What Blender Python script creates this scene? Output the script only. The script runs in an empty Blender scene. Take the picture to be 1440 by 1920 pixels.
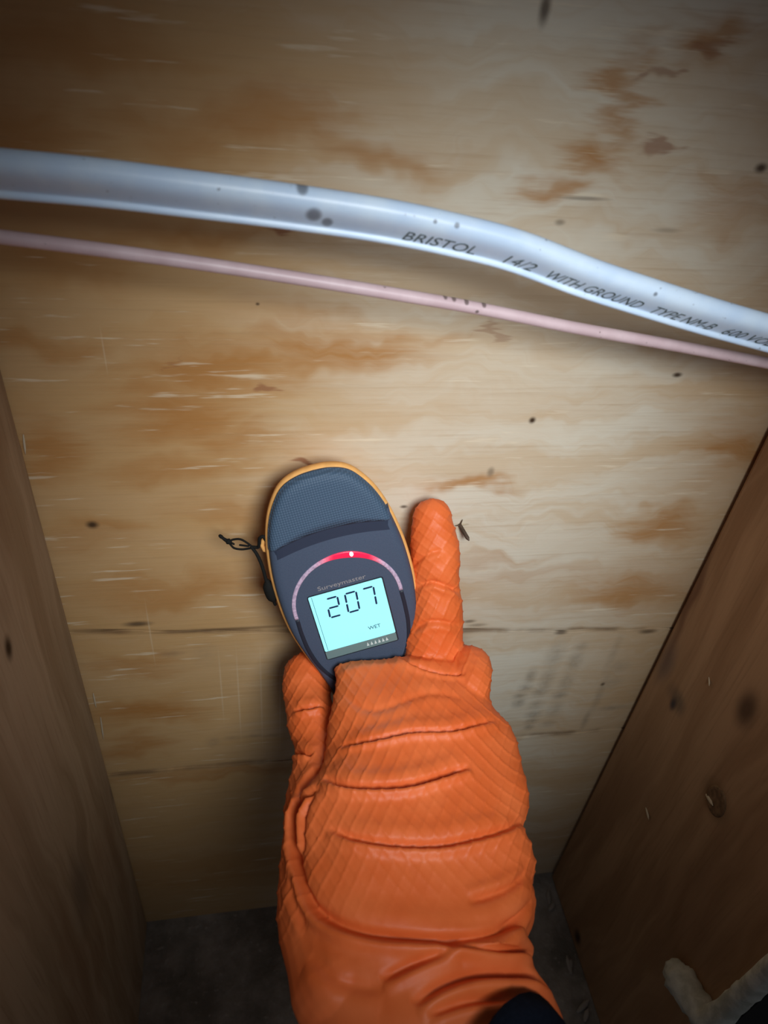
import bpy, bmesh, math, random
import numpy as np
from mathutils import Vector, Matrix
from mathutils.bvhtree import BVHTree
random.seed(7); np.random.seed(7)
SC = bpy.context.scene
COL = SC.collection

# ------------------------------------------------------------------ camera
YAW, PITCH, ROLL = 0.22592224, -0.67058224, 0.11166444
CAM = np.array([-0.0837611, -0.29399155, 0.68809292]); FPX = 1375.48
_f = np.array([math.sin(YAW)*math.cos(PITCH), math.cos(YAW)*math.cos(PITCH), math.sin(PITCH)])
_r = np.cross(_f, [0, 0, 1.]); _r /= np.linalg.norm(_r)
_u = np.cross(_r, _f)
RIGHT = _r*math.cos(ROLL) + _u*math.sin(ROLL)
UP = -_r*math.sin(ROLL) + _u*math.cos(ROLL)
cd = bpy.data.cameras.new('camera'); cam = bpy.data.objects.new('camera', cd); COL.objects.link(cam)
M = Matrix.Identity(4)
for i in range(3):
    M[i][0], M[i][1], M[i][2], M[i][3] = RIGHT[i], UP[i], -_f[i], CAM[i]
cam.matrix_world = M
cd.sensor_fit = 'VERTICAL'; cd.sensor_height = 36; cd.lens = FPX/1920*36
cd.clip_start = 0.01; cd.clip_end = 20
cd.dof.use_dof = True; cd.dof.focus_distance = 0.385; cd.dof.aperture_fstop = 13
SC.camera = cam

# ------------------------------------------------------------------ light
w = bpy.data.worlds.new('world'); SC.world = w; w.use_nodes = True
w.node_tree.nodes['Background'].inputs[0].default_value = (0.80, 0.86, 1.0, 1)
w.node_tree.nodes['Background'].inputs[1].default_value = 0.085
ld = bpy.data.lights.new('work_lamp', 'SPOT'); lamp = bpy.data.objects.new('work_lamp', ld); COL.objects.link(lamp)
ld.energy = 9.4; ld.color = (0.93, 0.97, 1.0); ld.shadow_soft_size = 0.075
ld.spot_size = math.radians(55); ld.spot_blend = 1.0
lamp.location = (0.0, -0.385, 0.735)
lamp.rotation_euler = (Vector((-0.002, 0.0, 0.435)) - lamp.location).to_track_quat('-Z', 'Y').to_euler()
vs = SC.view_settings
vs.view_transform = 'Standard'; vs.look = 'None'; vs.gamma = 1; vs.use_curve_mapping = False; vs.exposure = 0.0

# ------------------------------------------------------------------ helpers
def ray(px, py):
    return _f*FPX + RIGHT*(px-720) + UP*(960-py)
def at(px, py, Y=0.0):
    d = ray(px, py); return CAM + d*((Y-CAM[1])/d[1])
def atX(px, py, X):
    d = ray(px, py); return CAM + d*((X-CAM[0])/d[0])
def atZ(px, py, Z):
    d = ray(px, py); return CAM + d*((Z-CAM[2])/d[2])

def link(name, me, mat=None, parent=None, smooth=True):
    o = bpy.data.objects.new(name, me); COL.objects.link(o)
    if mat and not me.materials: me.materials.append(mat)
    if parent: o.parent = parent
    if smooth:
        for p in me.polygons: p.use_smooth = True
    return o
def mesh(verts, faces, name='m'):
    me = bpy.data.meshes.new(name); me.from_pydata([tuple(map(float, v)) for v in verts], [], faces); me.update()
    bm = bmesh.new(); bm.from_mesh(me); bmesh.ops.recalc_face_normals(bm, faces=bm.faces); bm.to_mesh(me); bm.free()
    return me
def tag(o, label, cat, group=None, kind=None):
    o['label'] = label
    if cat: o['category'] = cat
    if group: o['group'] = group
    if kind: o['kind'] = kind
    return o
def empty(name, loc=(0, 0, 0)):
    o = bpy.data.objects.new(name, None); COL.objects.link(o); o.location = loc; o.empty_display_size = 0.02
    return o
def loft(rings, cap=True, closed=True):
    """rings: list of equal-length point lists -> verts, faces"""
    n = len(rings[0]); V = [p for r in rings for p in r]; F = []
    for i in range(len(rings)-1):
        for j in range(n if closed else n-1):
            k = (j+1) % n
            F.append((i*n+j, i*n+k, (i+1)*n+k, (i+1)*n+j))
    if cap:
        F.append(tuple(range(n))[::-1]); F.append(tuple((len(rings)-1)*n+j for j in range(n)))
    return V, F
def spline(pts, n):
    """Catmull-Rom through pts (k,d) -> n samples"""
    P = np.array(pts, float); P = np.vstack([2*P[0]-P[1], P, 2*P[-1]-P[-2]])
    out = []
    for t in np.linspace(0, len(pts)-1-1e-9, n):
        i = int(t); u = t-i; a, b, c, d = P[i], P[i+1], P[i+2], P[i+3]
        out.append(0.5*((2*b)+(-a+c)*u+(2*a-5*b+4*c-d)*u*u+(-a+3*b-3*c+d)*u**3))
    return np.array(out)
def frames(P, ref):
    T = np.gradient(P, axis=0); T /= np.linalg.norm(T, axis=1)[:, None]
    ref = np.array(ref, float); A = []
    for t in T:
        a = ref - t*(ref@t); a /= np.linalg.norm(a); A.append(a)
    A = np.array(A); B = np.cross(T, A)
    return T, A, B
def tube(P, ra, rb=None, ref=(0, 0, 1), n=20, round_ends=True):
    """elliptic tube along P; ra along ref, rb sideways; domed ends"""
    P = np.array(P, float); ra = np.array(ra, float)*np.ones(len(P)); rb = ra if rb is None else np.array(rb, float)*np.ones(len(P))
    T, A, B = frames(P, ref); rings = []
    th = np.linspace(0, 2*math.pi, n, endpoint=False)
    def ring(c, a, b, i): return [c + A[i]*math.cos(t)*a + B[i]*math.sin(t)*b for t in th]
    K = [0.98, 0.9, 0.75, 0.55, 0.3] if round_ends else []
    for s in K: rings.append(ring(P[0]-T[0]*min(ra[0], rb[0])*s, ra[0]*math.sqrt(1-s*s), rb[0]*math.sqrt(1-s*s), 0))
    for i in range(len(P)): rings.append(ring(P[i], ra[i], rb[i], i))
    for s in K[::-1]: rings.append(ring(P[-1]+T[-1]*min(ra[-1], rb[-1])*s, ra[-1]*math.sqrt(1-s*s), rb[-1]*math.sqrt(1-s*s), len(P)-1))
    return loft(rings)
def join(parts):
    V, F = [], []
    for v, f in parts:
        o = len(V); V += list(v); F += [tuple(i+o for i in q) for q in f]
    return V, F
def box(x0, x1, y0, y1, z0, z1, bev=0.0, cuts=0):
    bm = bmesh.new(); bmesh.ops.create_cube(bm, size=1)
    for v in bm.verts:
        v.co = Vector((x0 if v.co.x < 0 else x1, y0 if v.co.y < 0 else y1, z0 if v.co.z < 0 else z1))
    if bev: bmesh.ops.bevel(bm, geom=list(bm.edges), offset=bev, segments=3, affect='EDGES', profile=0.5)
    me = bpy.data.meshes.new('box'); bm.to_mesh(me); bm.free(); return me
def text_mesh(s, size, extrude=0.0, font_space=1.0):
    c = bpy.data.curves.new('t', 'FONT'); c.body = s; c.size = size; c.extrude = extrude; c.align_x = 'LEFT'; c.space_character = font_space
    c.resolution_u = 3
    o = bpy.data.objects.new('t', c); COL.objects.link(o)
    dg = bpy.context.evaluated_depsgraph_get(); me = bpy.data.meshes.new_from_object(o.evaluated_get(dg))
    bpy.data.objects.remove(o); bpy.data.curves.remove(c); me.materials.clear(); return me

# ---- node helpers
class NT:
    def __init__(s, name, rough=0.6, spec=0.3):
        s.m = bpy.data.materials.new(name); s.m.use_nodes = True; s.t = s.m.node_tree
        s.b = s.t.nodes['Principled BSDF']; s.b.inputs['Roughness'].default_value = rough
        s.b.inputs['Specular IOR Level'].default_value = spec
        s.out = s.t.nodes['Material Output']
    def n(s, k, **kw):
        q = s.t.nodes.new(k)
        for a, v in kw.items(): setattr(q, a, v)
        return q
    def put(s, sock, v):
        if isinstance(v, bpy.types.NodeSocket): s.t.links.new(v, sock)
        else: sock.default_value = v
    def m2(s, op, a, b=0.0, c=None, clamp=False):
        q = s.n('ShaderNodeMath', operation=op); q.use_clamp = clamp; s.put(q.inputs[0], a); s.put(q.inputs[1], b)
        if c is not None: s.put(q.inputs[2], c)
        return q.outputs[0]
    def pos(s):
        g = s.n('ShaderNodeNewGeometry'); x = s.n('ShaderNodeSeparateXYZ'); s.t.links.new(g.outputs['Position'], x.inputs[0])
        return x.outputs[0], x.outputs[1], x.outputs[2]
    def obj(s):
        g = s.n('ShaderNodeTexCoord'); x = s.n('ShaderNodeSeparateXYZ'); s.t.links.new(g.outputs['Object'], x.inputs[0])
        return x.outputs[0], x.outputs[1], x.outputs[2]
    def vec(s, x, y, z=0.0):
        q = s.n('ShaderNodeCombineXYZ'); s.put(q.inputs[0], x); s.put(q.inputs[1], y); s.put(q.inputs[2], z); return q.outputs[0]
    def noise(s, v, scale, detail=3, rough=0.55, dist=0.0):
        q = s.n('ShaderNodeTexNoise'); s.put(q.inputs['Vector'], v); q.inputs['Scale'].default_value = scale
        q.inputs['Detail'].default_value = detail; q.inputs['Roughness'].default_value = rough; q.inputs['Distortion'].default_value = dist
        return q.outputs['Fac']
    def step(s, v, a, b):
        q = s.n('ShaderNodeMapRange', interpolation_type='SMOOTHSTEP'); s.put(q.inputs[0], v); q.inputs[1].default_value = a; q.inputs[2].default_value = b
        return q.outputs[0]
    def mix(s, f, a, b, mode='MIX'):
        q = s.n('ShaderNodeMix', data_type='RGBA', blend_type=mode); s.put(q.inputs[0], f); s.put(q.inputs[6], a); s.put(q.inputs[7], b); return q.outputs[2]
    def ell(s, x, z, cx, cz, rx, rz, soft=0.5):
        return s.ell2(s.vec(x, z), cx, cz, rx, rz, soft)
    def ell2(s, v, cx, cz, rx, rz, soft=0.5, top=1.0):
        q = s.n('ShaderNodeVectorMath', operation='MULTIPLY_ADD'); s.put(q.inputs[0], v)
        q.inputs[1].default_value = (1/rx, 1/rz, 0); q.inputs[2].default_value = (-cx/rx, -cz/rz, 0)
        l = s.n('ShaderNodeVectorMath', operation='LENGTH'); s.t.links.new(q.outputs[0], l.inputs[0])
        r = s.n('ShaderNodeMapRange', interpolation_type='SMOOTHSTEP'); s.t.links.new(l.outputs['Value'], r.inputs[0])
        r.inputs[1].default_value = 1+soft*.6; r.inputs[2].default_value = max(0.0, 1-soft); r.inputs[4].default_value = top
        return r.outputs[0]
    def bump(s, h, strength=0.3, dist=0.001):
        q = s.n('ShaderNodeBump'); s.put(q.inputs['Height'], h); q.inputs['Strength'].default_value = strength; q.inputs['Distance'].default_value = dist
        s.t.links.new(q.outputs[0], s.b.inputs['Normal'])
    def color(s, c): s.put(s.b.inputs['Base Color'], c)
def rgb(r, g, b): return (r, g, b, 1)
def plain(name, c, rough=0.5, spec=0.3, emit=None, es=0, nscale=None, namp=0.15):
    q = NT(name, rough, spec)
    if nscale:
        x, y, z = q.obj(); f = q.noise(q.vec(x, y, z), nscale, 3)
        q.color(q.mix(q.step(f, 0.3, 0.7), rgb(*[k*(1-namp) for k in c]), rgb(*[k*(1+namp) for k in c])))
    else: q.color(rgb(*c))
    if emit: q.b.inputs['Emission Color'].default_value = rgb(*emit); q.b.inputs['Emission Strength'].default_value = es
    return q.m

# ---- plywood: pale sapwood, orange heartwood flames, small knots and stains at their own places on the sheet
def plywood(name, ylo, yhi):
    """one face-veneer strip: only the marks that lie on it (rows ylo..yhi of the sheet as measured)"""
    q = NT(name, 0.62, 0.25); x, y, z = q.pos()
    warpx = q.m2('MULTIPLY', q.m2('SUBTRACT', q.noise(q.vec(q.m2('MULTIPLY', x, 12), q.m2('MULTIPLY', z, 120)), 1.0, 4, 0.65), 0.5), 0.065)
    warpz = q.m2('MULTIPLY', q.m2('SUBTRACT', q.noise(q.vec(q.m2('MULTIPLY', x, 22), q.m2('MULTIPLY', z, 22), 3.1), 1.0, 3, 0.6), 0.5), 0.05)
    wx = q.m2('ADD', x, warpx); wz = q.m2('ADD', z, warpz)
    fine = q.noise(q.vec(q.m2('MULTIPLY', x, 14), q.m2('MULTIPLY', z, 420)), 1.0, 4, 0.6)
    mid = q.noise(q.vec(q.m2('MULTIPLY', x, 7), q.m2('MULTIPLY', wz, 55), 1.7), 1.0, 4, 0.6)
    big = q.noise(q.vec(q.m2('MULTIPLY', wx, 6), q.m2('MULTIPLY', wz, 14), 9.2), 1.0, 3, 0.5)
    VW, VU = q.vec(wx, wz), q.vec(x, z)
    def P(px, py, rx, ry, soft=0.6, warped=True, top=1.0):
        a = at(px, py); sc = np.linalg.norm(at(px+10, py)-a)/10; sv = np.linalg.norm(at(px, py+10)-a)/10
        return q.ell2(VW if warped else VU, float(a[0]), float(a[2]), float(rx*sc), float(ry*sv), soft, top)
    def total(L, warped=True, soft=0.6):
        acc = None
        for (px, py, rx, ry, s) in L:
            if py+ry*2+(25 if warped else 0) < ylo or py-ry*2-(25 if warped else 0) > yhi: continue
            e = P(px, py, rx, ry, soft, warped, s)
            acc = e if acc is None else q.m2('MAXIMUM', acc, e)
        return 0.0 if acc is None else acc
    flames = total([(600, 660, 190, 46, .9), (400, 690, 190, 62, .9), (350, 780, 140, 56, .85), (440, 830, 90, 30, .7), (500, 225, 190, 60, .7), (300, 235, 120, 50, .5), (720, 290, 130, 45, .55),
        (1165, 170, 42, 120, .7), (1120, 300, 60, 40, .75), (1030, 360, 60, 26, .7), (1330, 70, 60, 60, .75), (1240, 985, 70, 35, .75), (1190, 1105, 120, 40, .7),
        (1390, 850, 80, 60, .7), (1390, 370, 90, 60, .6), (880, 910, 75, 15, .7), (930, 1050, 90, 12, .5), (1000, 1075, 120, 14, .45), (270, 1335, 90, 26, .9), (260, 1250, 80, 20, .8), (250, 1400, 60, 22, .85),
        (180, 1010, 90, 32, .6), (90, 830, 70, 60, .7), (330, 1110, 170, 35, .6), (420, 960, 120, 30, .5), (330, 440, 220, 30, .6), (150, 480, 140, 60, .5),
        (330, 880, 130, 25, .6), (560, 600, 150, 22, .5), (430, 1450, 200, 12, .8), (700, 1600, 500, 40, .5), (820, 640, 80, 15, .35), (90, 640, 110, 40, .6), (40, 250, 120, 70, .6), (150, 80, 200, 70, .5)], soft=0.95)
    flames = q.m2('MULTIPLY', flames, q.m2('ADD', 0.62, q.m2('MULTIPLY', q.step(mid, 0.3, 0.62), 0.6)), clamp=True)
    # the left half of the sheet is heartwood, the right half sapwood
    side = q.m2('MAXIMUM', q.step(wx, 0.015, -0.11), q.m2('MULTIPLY', q.step(wx, .09, .2), .7))
    base = q.mix(q.step(mid, 0.35, 0.68), rgb(.71, .655, .525), rgb(.63, .505, .345))
    base = q.mix(q.m2('MULTIPLY', side, 0.86), base, rgb(.53, .31, .115))
    base = q.mix(q.m2('MULTIPLY', q.step(big, 0.45, 0.72), 0.35), base, rgb(.50, .30, .13))
    c = q.mix(flames, base, rgb(.43, .205, .062))
    # pale torn fibres
    pale = q.m2('MULTIPLY', q.step(q.noise(q.vec(q.m2('MULTIPLY', x, 26), q.m2('MULTIPLY', z, 300), 5.5), 1.0, 3, 0.55), 0.62, 0.74), 0.55)
    c = q.mix(pale, c, rgb(.80, .70, .52))
    c = q.mix(q.m2('MULTIPLY', q.step(fine, 0.5, 0.75), 0.22), c, rgb(.36, .21, .09))
    # brown dirt along the two veneer splits
    for (px, py, qx, qy, wd, st) in ((300, 1184, 1235, 1180, .0022, .75), (300, 1445, 1140, 1366, .003, .7)):
        if py+30 < ylo or qy-30 > yhi: continue
        a, b = at(px, py), at(qx, qy); sl_ = float((b[2]-a[2])/(b[0]-a[0]))
        dz = q.m2('ABSOLUTE', q.m2('SUBTRACT', q.m2('ADD', z, q.m2('MULTIPLY', warpz, .10)), q.m2('ADD', float(a[2]-sl_*a[0]), q.m2('MULTIPLY', x, sl_))))
        c = q.mix(q.m2('MULTIPLY', q.step(dz, wd*1.6, 0.0), q.m2('MULTIPLY', q.step(q.noise(q.vec(q.m2('MULTIPLY', x, 25), 2.2), 1.0, 3), .35, .6), st)), c, rgb(.16, .09, .045))
    # knots and reddish flecks
    red = total([(530, 448, 30, 13, .8), (1225, 273, 34, 9, .6), (1245, 140, 34, 12, .5), (490, 733, 24, 6, .7), (570, 873, 22, 7, .8), (1340, 90, 40, 28, .5), (940, 640, 16, 16, .4), (320, 690, 6, 20, .3)], True)
    c = q.mix(red, c, rgb(.28, .11, .05))
    dots = total([(1270, 703, 9, 4.5, .95), (1427, 315, 12, 9, .9), (173, 984, 12, 7, .95), (998, 788, 6.5, 6, 1), (757, 950, 7, 3, .8), (483, 570, 4, 3, .8), (920, 885, 7, 9, .5), (1022, 15, 11, 34, .8), (258, 1170, 26, 5, .8),
        (1052, 1186, 12, 4, .7), (1215, 1184, 16, 4, .7), (880, 1165, 12, 3, .6), (895, 1172, 18, 3, .4), (1130, 1283, 4, 3, .8), (600, 1177, 80, 2.5, .5), (420, 1180, 130, 3, .55), (1095, 372, 45, 4, .5), (1050, 417, 10, 6, .5), (1250, 432, 26, 5, .3)], False, 0.8)
    c = q.mix(dots, c, rgb(.055, .03, .015))
    # faded ink of a sideways grade stamp (unreadable smudges)
    ink = total([(995, 1268, 10, 14, .6), (985, 1290, 13, 7, .6), (975, 1305, 13, 5, .7), (972, 1318, 12, 8, .75), (1005, 1322, 14, 8, .55), (1000, 1340, 14, 7, .65), (996, 1352, 12, 6, .65), (992, 1363, 9, 5, .7),
        (1040, 1230, 16, 26, .4), (1025, 1275, 13, 24, .5), (1012, 1298, 14, 9, .55), (1090, 1212, 13, 8, .45), (1078, 1240, 14, 18, .5), (1062, 1280, 13, 18, .45), (1050, 1303, 13, 8, .65), (1040, 1330, 13, 14, .4), (1028, 1357, 14, 6, .4),
        (1150, 1225, 8, 40, .3), (1125, 1300, 8, 40, .4), (1098, 1350, 6, 18, .5), (1150, 1327, 26, 4, .5), (1160, 1250, 20, 12, .3), (1145, 1280, 20, 12, .3),
        (400, 1391, 14, 10, .35), (435, 1384, 18, 4, .4), (475, 1380, 20, 3, .45), (510, 1379, 18, 3, .5), (322, 1226, 22, 5, .5), (385, 1225, 25, 22, .2)], False, 1.0)
    inkn = q.m2('MULTIPLY', ink, q.m2('ADD', 0.65, q.m2('MULTIPLY', q.step(q.noise(q.vec(x, z, 0), 200, 2), 0.35, 0.6), .35)), clamp=True)
    c = q.mix(q.m2('MULTIPLY', inkn, 0.75), c, rgb(.17, .145, .11))
    # thin vertical scratches
    for (px, py, ry) in [(282, 1190, 55), (195, 660, 40), (415, 1290, 60), (448, 1310, 80), (490, 1310, 80), (525, 1320, 70)]:
        if py+ry < ylo or py-ry > yhi: continue
        e = P(px, py, 1.6, ry, 0.7, False); c = q.mix(q.m2('MULTIPLY', e, 0.3), c, rgb(.72, .60, .42))
    q.color(c)
    q.bump(fine, 0.35, 0.0004)
    return q.m
def lumber(name, spots, smears, pale, dark=rgb(.24, .14, .065), light=rgb(.36, .23, .12)):
    """sawn stud; grain runs up the stud (world Z), face lies in the Y-Z plane"""
    q = NT(name, 0.75, 0.15); x, y, z = q.pos()
    wy = q.m2('ADD', y, q.m2('MULTIPLY', q.m2('SUBTRACT', q.noise(q.vec(q.m2('MULTIPLY', y, 10), q.m2('MULTIPLY', z, 5), x), 1.0, 3), 0.5), 0.07))
    g = q.noise(q.vec(q.m2('MULTIPLY', wy, 60), q.m2('MULTIPLY', z, 4), q.m2('MULTIPLY', x, 20)), 1.0, 3)
    fine = q.noise(q.vec(q.m2('MULTIPLY', y, 500), q.m2('MULTIPLY', z, 18), q.m2('MULTIPLY', x, 300)), 1.0, 3)
    blot = q.noise(q.vec(q.m2('MULTIPLY', y, 16), q.m2('MULTIPLY', z, 8), 4.4), 1.0, 3)
    c = q.mix(q.step(g, 0.36, 0.66), dark, light)
    c = q.mix(q.m2('MULTIPLY', q.step(blot, 0.5, 0.7), 0.35), c, rgb(.26, .14, .075))
    c = q.mix(q.m2('MULTIPLY', q.step(fine, 0.5, 0.8), 0.3), c, rgb(.16, .09, .045))
    for (p, ry, rz, s, col) in smears+spots:
        e = q.m2('MULTIPLY', q.ell(wy if s < .9 else y, z, float(p[1]), float(p[2]), ry, rz, 0.8), s); c = q.mix(e, c, col)
    q.color(c); q.bump(q.m2('ADD', g, fine), 0.3, 0.0005)
    return q.m

# ------------------------------------------------------------------ setting
MPLY = [plywood('plywood_upper', -400, 1195), plywood('plywood_middle', 1160, 1460), plywood('plywood_lower', 1345, 2000)]
H = 0.18415
wall = link('wall_back', box(-0.72, 0.72, 0.0035, 0.016, 0.0, 1.25), plain('plywood_core', (.045, .024, .012), 0.8, nscale=40), smooth=False)
wall['kind'] = 'structure'; tag(wall, 'plywood sheathing wall with orange grain flames and two split veneer joints', None)
# three face-veneer strips; the ragged splits between them are open grooves
zj1 = lambda X: 0.3497 + 0.0009*math.sin(X*37+1) + 0.0006*math.sin(X*121) + 0.004*X
zj2 = lambda X: 0.2440 + 0.0012*math.sin(X*29) + 0.0007*math.sin(X*143+2)
_a, _b = at(300, 1184), at(1235, 1180); _s1 = (_b[2]-_a[2])/(_b[0]-_a[0])
_c, _d = at(300, 1445), at(1140, 1366); _s2 = (_d[2]-_c[2])/(_d[0]-_c[0])
zj1 = lambda X: _a[2]+_s1*(X-_a[0]) + 0.0010*math.sin(X*37+1) + 0.0005*math.sin(X*151)
zj2 = lambda X: _c[2]+_s2*(X-_c[0]) + 0.0014*math.sin(X*29) + 0.0006*math.sin(X*143+2)
def gap(X, k): return 0.00075 + 0.00035*math.sin(X*61+k*2.1) + 0.0003*math.sin(X*173+k)
def veneer(zlo, zhi):
    xs = np.linspace(-0.72, 0.72, 289); rings = []
    for X in xs:
        a, b = zlo(X), zhi(X); r = 0.00015
        rings.append([(X, 0.0035, a), (X, r, a), (X, 0, a+r), (X, 0, b-r), (X, r, b), (X, 0.0035, b)])
    return mesh(*loft(rings))
for mi, (zl, zh) in enumerate(((lambda X: zj1(X)+max(0.0001, gap(X, 0)), lambda X: 1.25), (lambda X: zj2(X)+max(0.0001, gap(X, 1)), lambda X: zj1(X)-max(0.0001, gap(X, 0))), (lambda X: 0.0, lambda X: zj2(X)-max(.0001, gap(X, 1))))):
    link('veneer_strip', veneer(zl, zh), MPLY[mi], wall, smooth=False)

fq = NT('dusty_floor', 0.85, 0.15); fx, fy, fz = fq.pos()
fn = fq.noise(fq.vec(fx, fy, fz), 18, 5, 0.65); fn2 = fq.noise(fq.vec(fx, fy, fz), 160, 3)
fc = fq.mix(fq.step(fn, 0.35, 0.7), rgb(.17, .155, .13), rgb(.38, .35, .31)); fc = fq.mix(fq.m2('MULTIPLY', fq.step(fn2, 0.6, 0.72), 0.4), fc, rgb(.52, .48, .43))
fq.color(fc); fq.bump(fq.m2('ADD', fn, fn2), 0.6, 0.002)
fl = link('floor', box(-0.72, 0.72, -0.9, 0.016, -0.03, 0.0), fq.m, smooth=False); fl['kind'] = 'structure'
tag(fl, 'dim dusty grey ledge at the foot of the plywood', None)

# cable runs (needed first, the studs are drilled for them)
cab_px = [(0, 325, -.062), (180, 342, -.062), (360, 364, -.062), (540, 387, -.062), (720, 414, -.063), (860, 443, -.064), (970, 472, -.065), (1100, 521, -.066), (1220, 560, -.067), (1330, 594, -.067), (1440, 625, -.067)]
wire_px = [(0, 444, -.046), (180, 467, -.046), (360, 492, -.046), (540, 519, -.046), (720, 548, -.046), (900, 579, -.046), (1080, 615, -.047), (1260, 647, -.048), (1440, 681, -.049)]
def run(pxs):
    P = [at(*q) for q in pxs]
    d0 = P[0]-P[1]; d1 = P[-1]-P[-2]
    P = [P[0]+d0/d0[0]*(-H-.05-P[0][0])] + [P[0]+d0/d0[0]*(-H-P[0][0])] + P + [P[-1]+d1/d1[0]*(H-P[-1][0])] + [P[-1]+d1/d1[0]*(H+.05-P[-1][0])]
    return np.array(P)
CABP, WIRP = run(cab_px), run(wire_px)

def stud(name, x0, x1, mat, holes, depth=0.184, gap_=.0006):
    me = box(x0, x1, -depth, -gap_, 0.0, 1.25, 0.003)
    o = link(name, me, mat, smooth=False)
    for (c, r) in holes:
        th = np.linspace(0, 2*math.pi, 28, endpoint=False)
        rings = [[(xx, c[1]+r*math.cos(t), c[2]+r*math.sin(t)) for t in th] for xx in (x0-.02, x1+.02)]
        co = bpy.data.objects.new('cut', mesh(*loft(rings))); COL.objects.link(co)
        md = o.modifiers.new('b', 'BOOLEAN'); md.operation = 'DIFFERENCE'; md.object = co; md.solver = 'EXACT'
    dg = bpy.context.evaluated_depsgraph_get(); me2 = bpy.data.meshes.new_from_object(o.evaluated_get(dg))
    for md in list(o.modifiers):
        c = md.object; o.modifiers.remove(md); bpy.data.objects.remove(c)
    o.data = me2
    return o
pl = lambda px, py: atX(px, py, -H); pr = lambda px, py: atX(px, py, H)
ML = lumber('stud_wood_pale', [(pl(16, 1215), .004, .006, 1, rgb(.05, .03, .015))],
    [(pl(212, 1470), .012, .012, .75, rgb(.05, .045, .04)), (pl(150, 1680), .02, .03, .5, rgb(.12, .10, .08))], [], rgb(.34, .245, .15), rgb(.45, .345, .23))
dk = rgb(.10, .055, .03)
MR = lumber('stud_wood_brown', [(pr(1342, 1500), .012, .012, .92, rgb(.16, .09, .04)), (pr(1338, 1496), .006, .006, 1, rgb(.09, .05, .02)), (pr(1400, 1330), .008, .014, .95, dk), (pr(1262, 1320), .003, .006, .95, rgb(.06, .05, .05)), (pr(1083, 1757), .006, .008, .95, rgb(.05, .03, .02))],
    [(pr(1248, 1240), .008, .02, .6, rgb(.12, .09, .08)), (pr(1268, 1310), .010, .008, .6, rgb(.10, .08, .06)), (pr(1300, 1130), .003, .05, .6, rgb(.12, .05, .03))], [], rgb(.31, .175, .088), rgb(.41, .245, .13))
sl = stud('timber_stud', -H-.038, -H, ML, [(CABP[1], .011), (WIRP[1], .005)])
tag(sl, 'pale grey-brown timber stud left of the plywood panel', 'stud', 'timber studs framing the plywood')
sr = stud('timber_stud', H, H+.038, MR, [(CABP[-2], .011), (WIRP[-2], .005)], gap_=.0032)
tag(sr, 'reddish brown timber stud with a knot, right of the plywood panel', 'stud', 'timber studs framing the plywood')
# pale raised splinters on the right stud, knot with raised rim
MSP = plain('pale_splinter', (.55, .46, .32), 0.7)
def sliver(c, d, L, wd, up, lift=0.0012):
    d = np.array(d, float); d /= np.linalg.norm(d); up = np.array(up, float); s = np.cross(d, up)
    P = [c-d*L/2, c-d*L*.2+up*lift*.4, c+d*L*.2+up*lift, c+d*L/2+up*lift*1.6]
    return mesh(*tube(P, [wd*.3, wd*.5, wd*.5, wd*.1], [wd*.5, wd, wd, wd*.15], ref=up, n=8))
for (px, py, qx, qy, wd) in [(1211, 1515, 1221, 1536, .0011), (1324, 1490, 1342, 1510, .0014), (1329, 1270, 1335, 1286, .0007)]:
    a, b = pr(px, py), pr(qx, qy); link('splinter', sliver((a+b)/2, b-a, np.linalg.norm(b-a), wd, (-1, 0, 0)), MSP, sr)
kc = pr(1343, 1502)
kr = [[kc+np.array([-h, math.cos(t)*r*.8, math.sin(t)*r]) for t in np.linspace(0, 2*math.pi, 28, endpoint=False)] for r, h in ((.0115, -.0004), (.0095, .0008), (.0075, .0002), (.005, .0006), (.0025, .0002))]
link('knot', mesh(*loft(kr)), plain('knot_wood', (.17, .095, .045), 0.7, nscale=300, namp=.3), sr)
# splinters along the left stud's arris
for (px, py, qx, qy) in [(40, 815, 45, 850), (172, 1300, 178, 1325), (186, 1345, 192, 1385)]:
    a, b = at(px, py, -.001), at(qx, qy, -.001); link('splinter', sliver((a+b)/2+np.array([.0008, 0, 0]), b-a, np.linalg.norm(b-a), .0005, (0, -1, 0), .0005), MSP, sl)
# plain black strip along the front edge of the right stud + pale crusty sealant lump
MBL = plain('strip_black', (.008, .008, .008), 0.6)
link('edge_strip', box(H-.0006, H+.0386, -.1862, -.1835, 0.0, 1.25, .0004), MBL, sr, smooth=False)
def blob_tube(P, r, n=18, amp=.14):
    V, F = tube(P, r, n=n, ref=(-1, 0, 0)); V = np.array(V); c = V.mean(0)
    for i, v in enumerate(V):
        k = amp*(math.sin(v[1]*900+v[2]*400)+math.sin(v[2]*1100+v[0]*700)+math.sin(v[1]*2300))/3
        j = np.argmin(np.linalg.norm(np.array(P)-v, axis=1)); V[i] = v + (v-P[j])*k
    return mesh(V, F)
g1 = [pr(1286, 1822), pr(1302, 1845), pr(1325, 1880), pr(1352, 1912), pr(1385, 1886), pr(1412, 1862), pr(1440, 1838), pr(1520, 1770), pr(1600, 1700)]
g1 = spline([p_ + np.array([-.0065, 0, 0]) for p_ in g1], 40)
rr = np.interp(np.linspace(0, 1, 40), [0, .06, .2, .38, .5, 1], [.008, .0105, .0095, .0088, .0065, .006])
sq = NT('crusty_sealant', 0.9, 0.1); sx, sy, sz = sq.obj(); sn = sq.noise(sq.vec(sx, sy, sz), 90, 4)
sq.color(sq.mix(sq.step(sn, .35, .65), rgb(.42, .41, .33), rgb(.62, .61, .52))); sq.bump(sn, .6, .002)
so = link('sealant_bead', blob_tube(g1, rr), sq.m); tag(so, 'pale crusty hooked bead of sealant on the right stud near its front edge', 'sealant')
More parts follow.
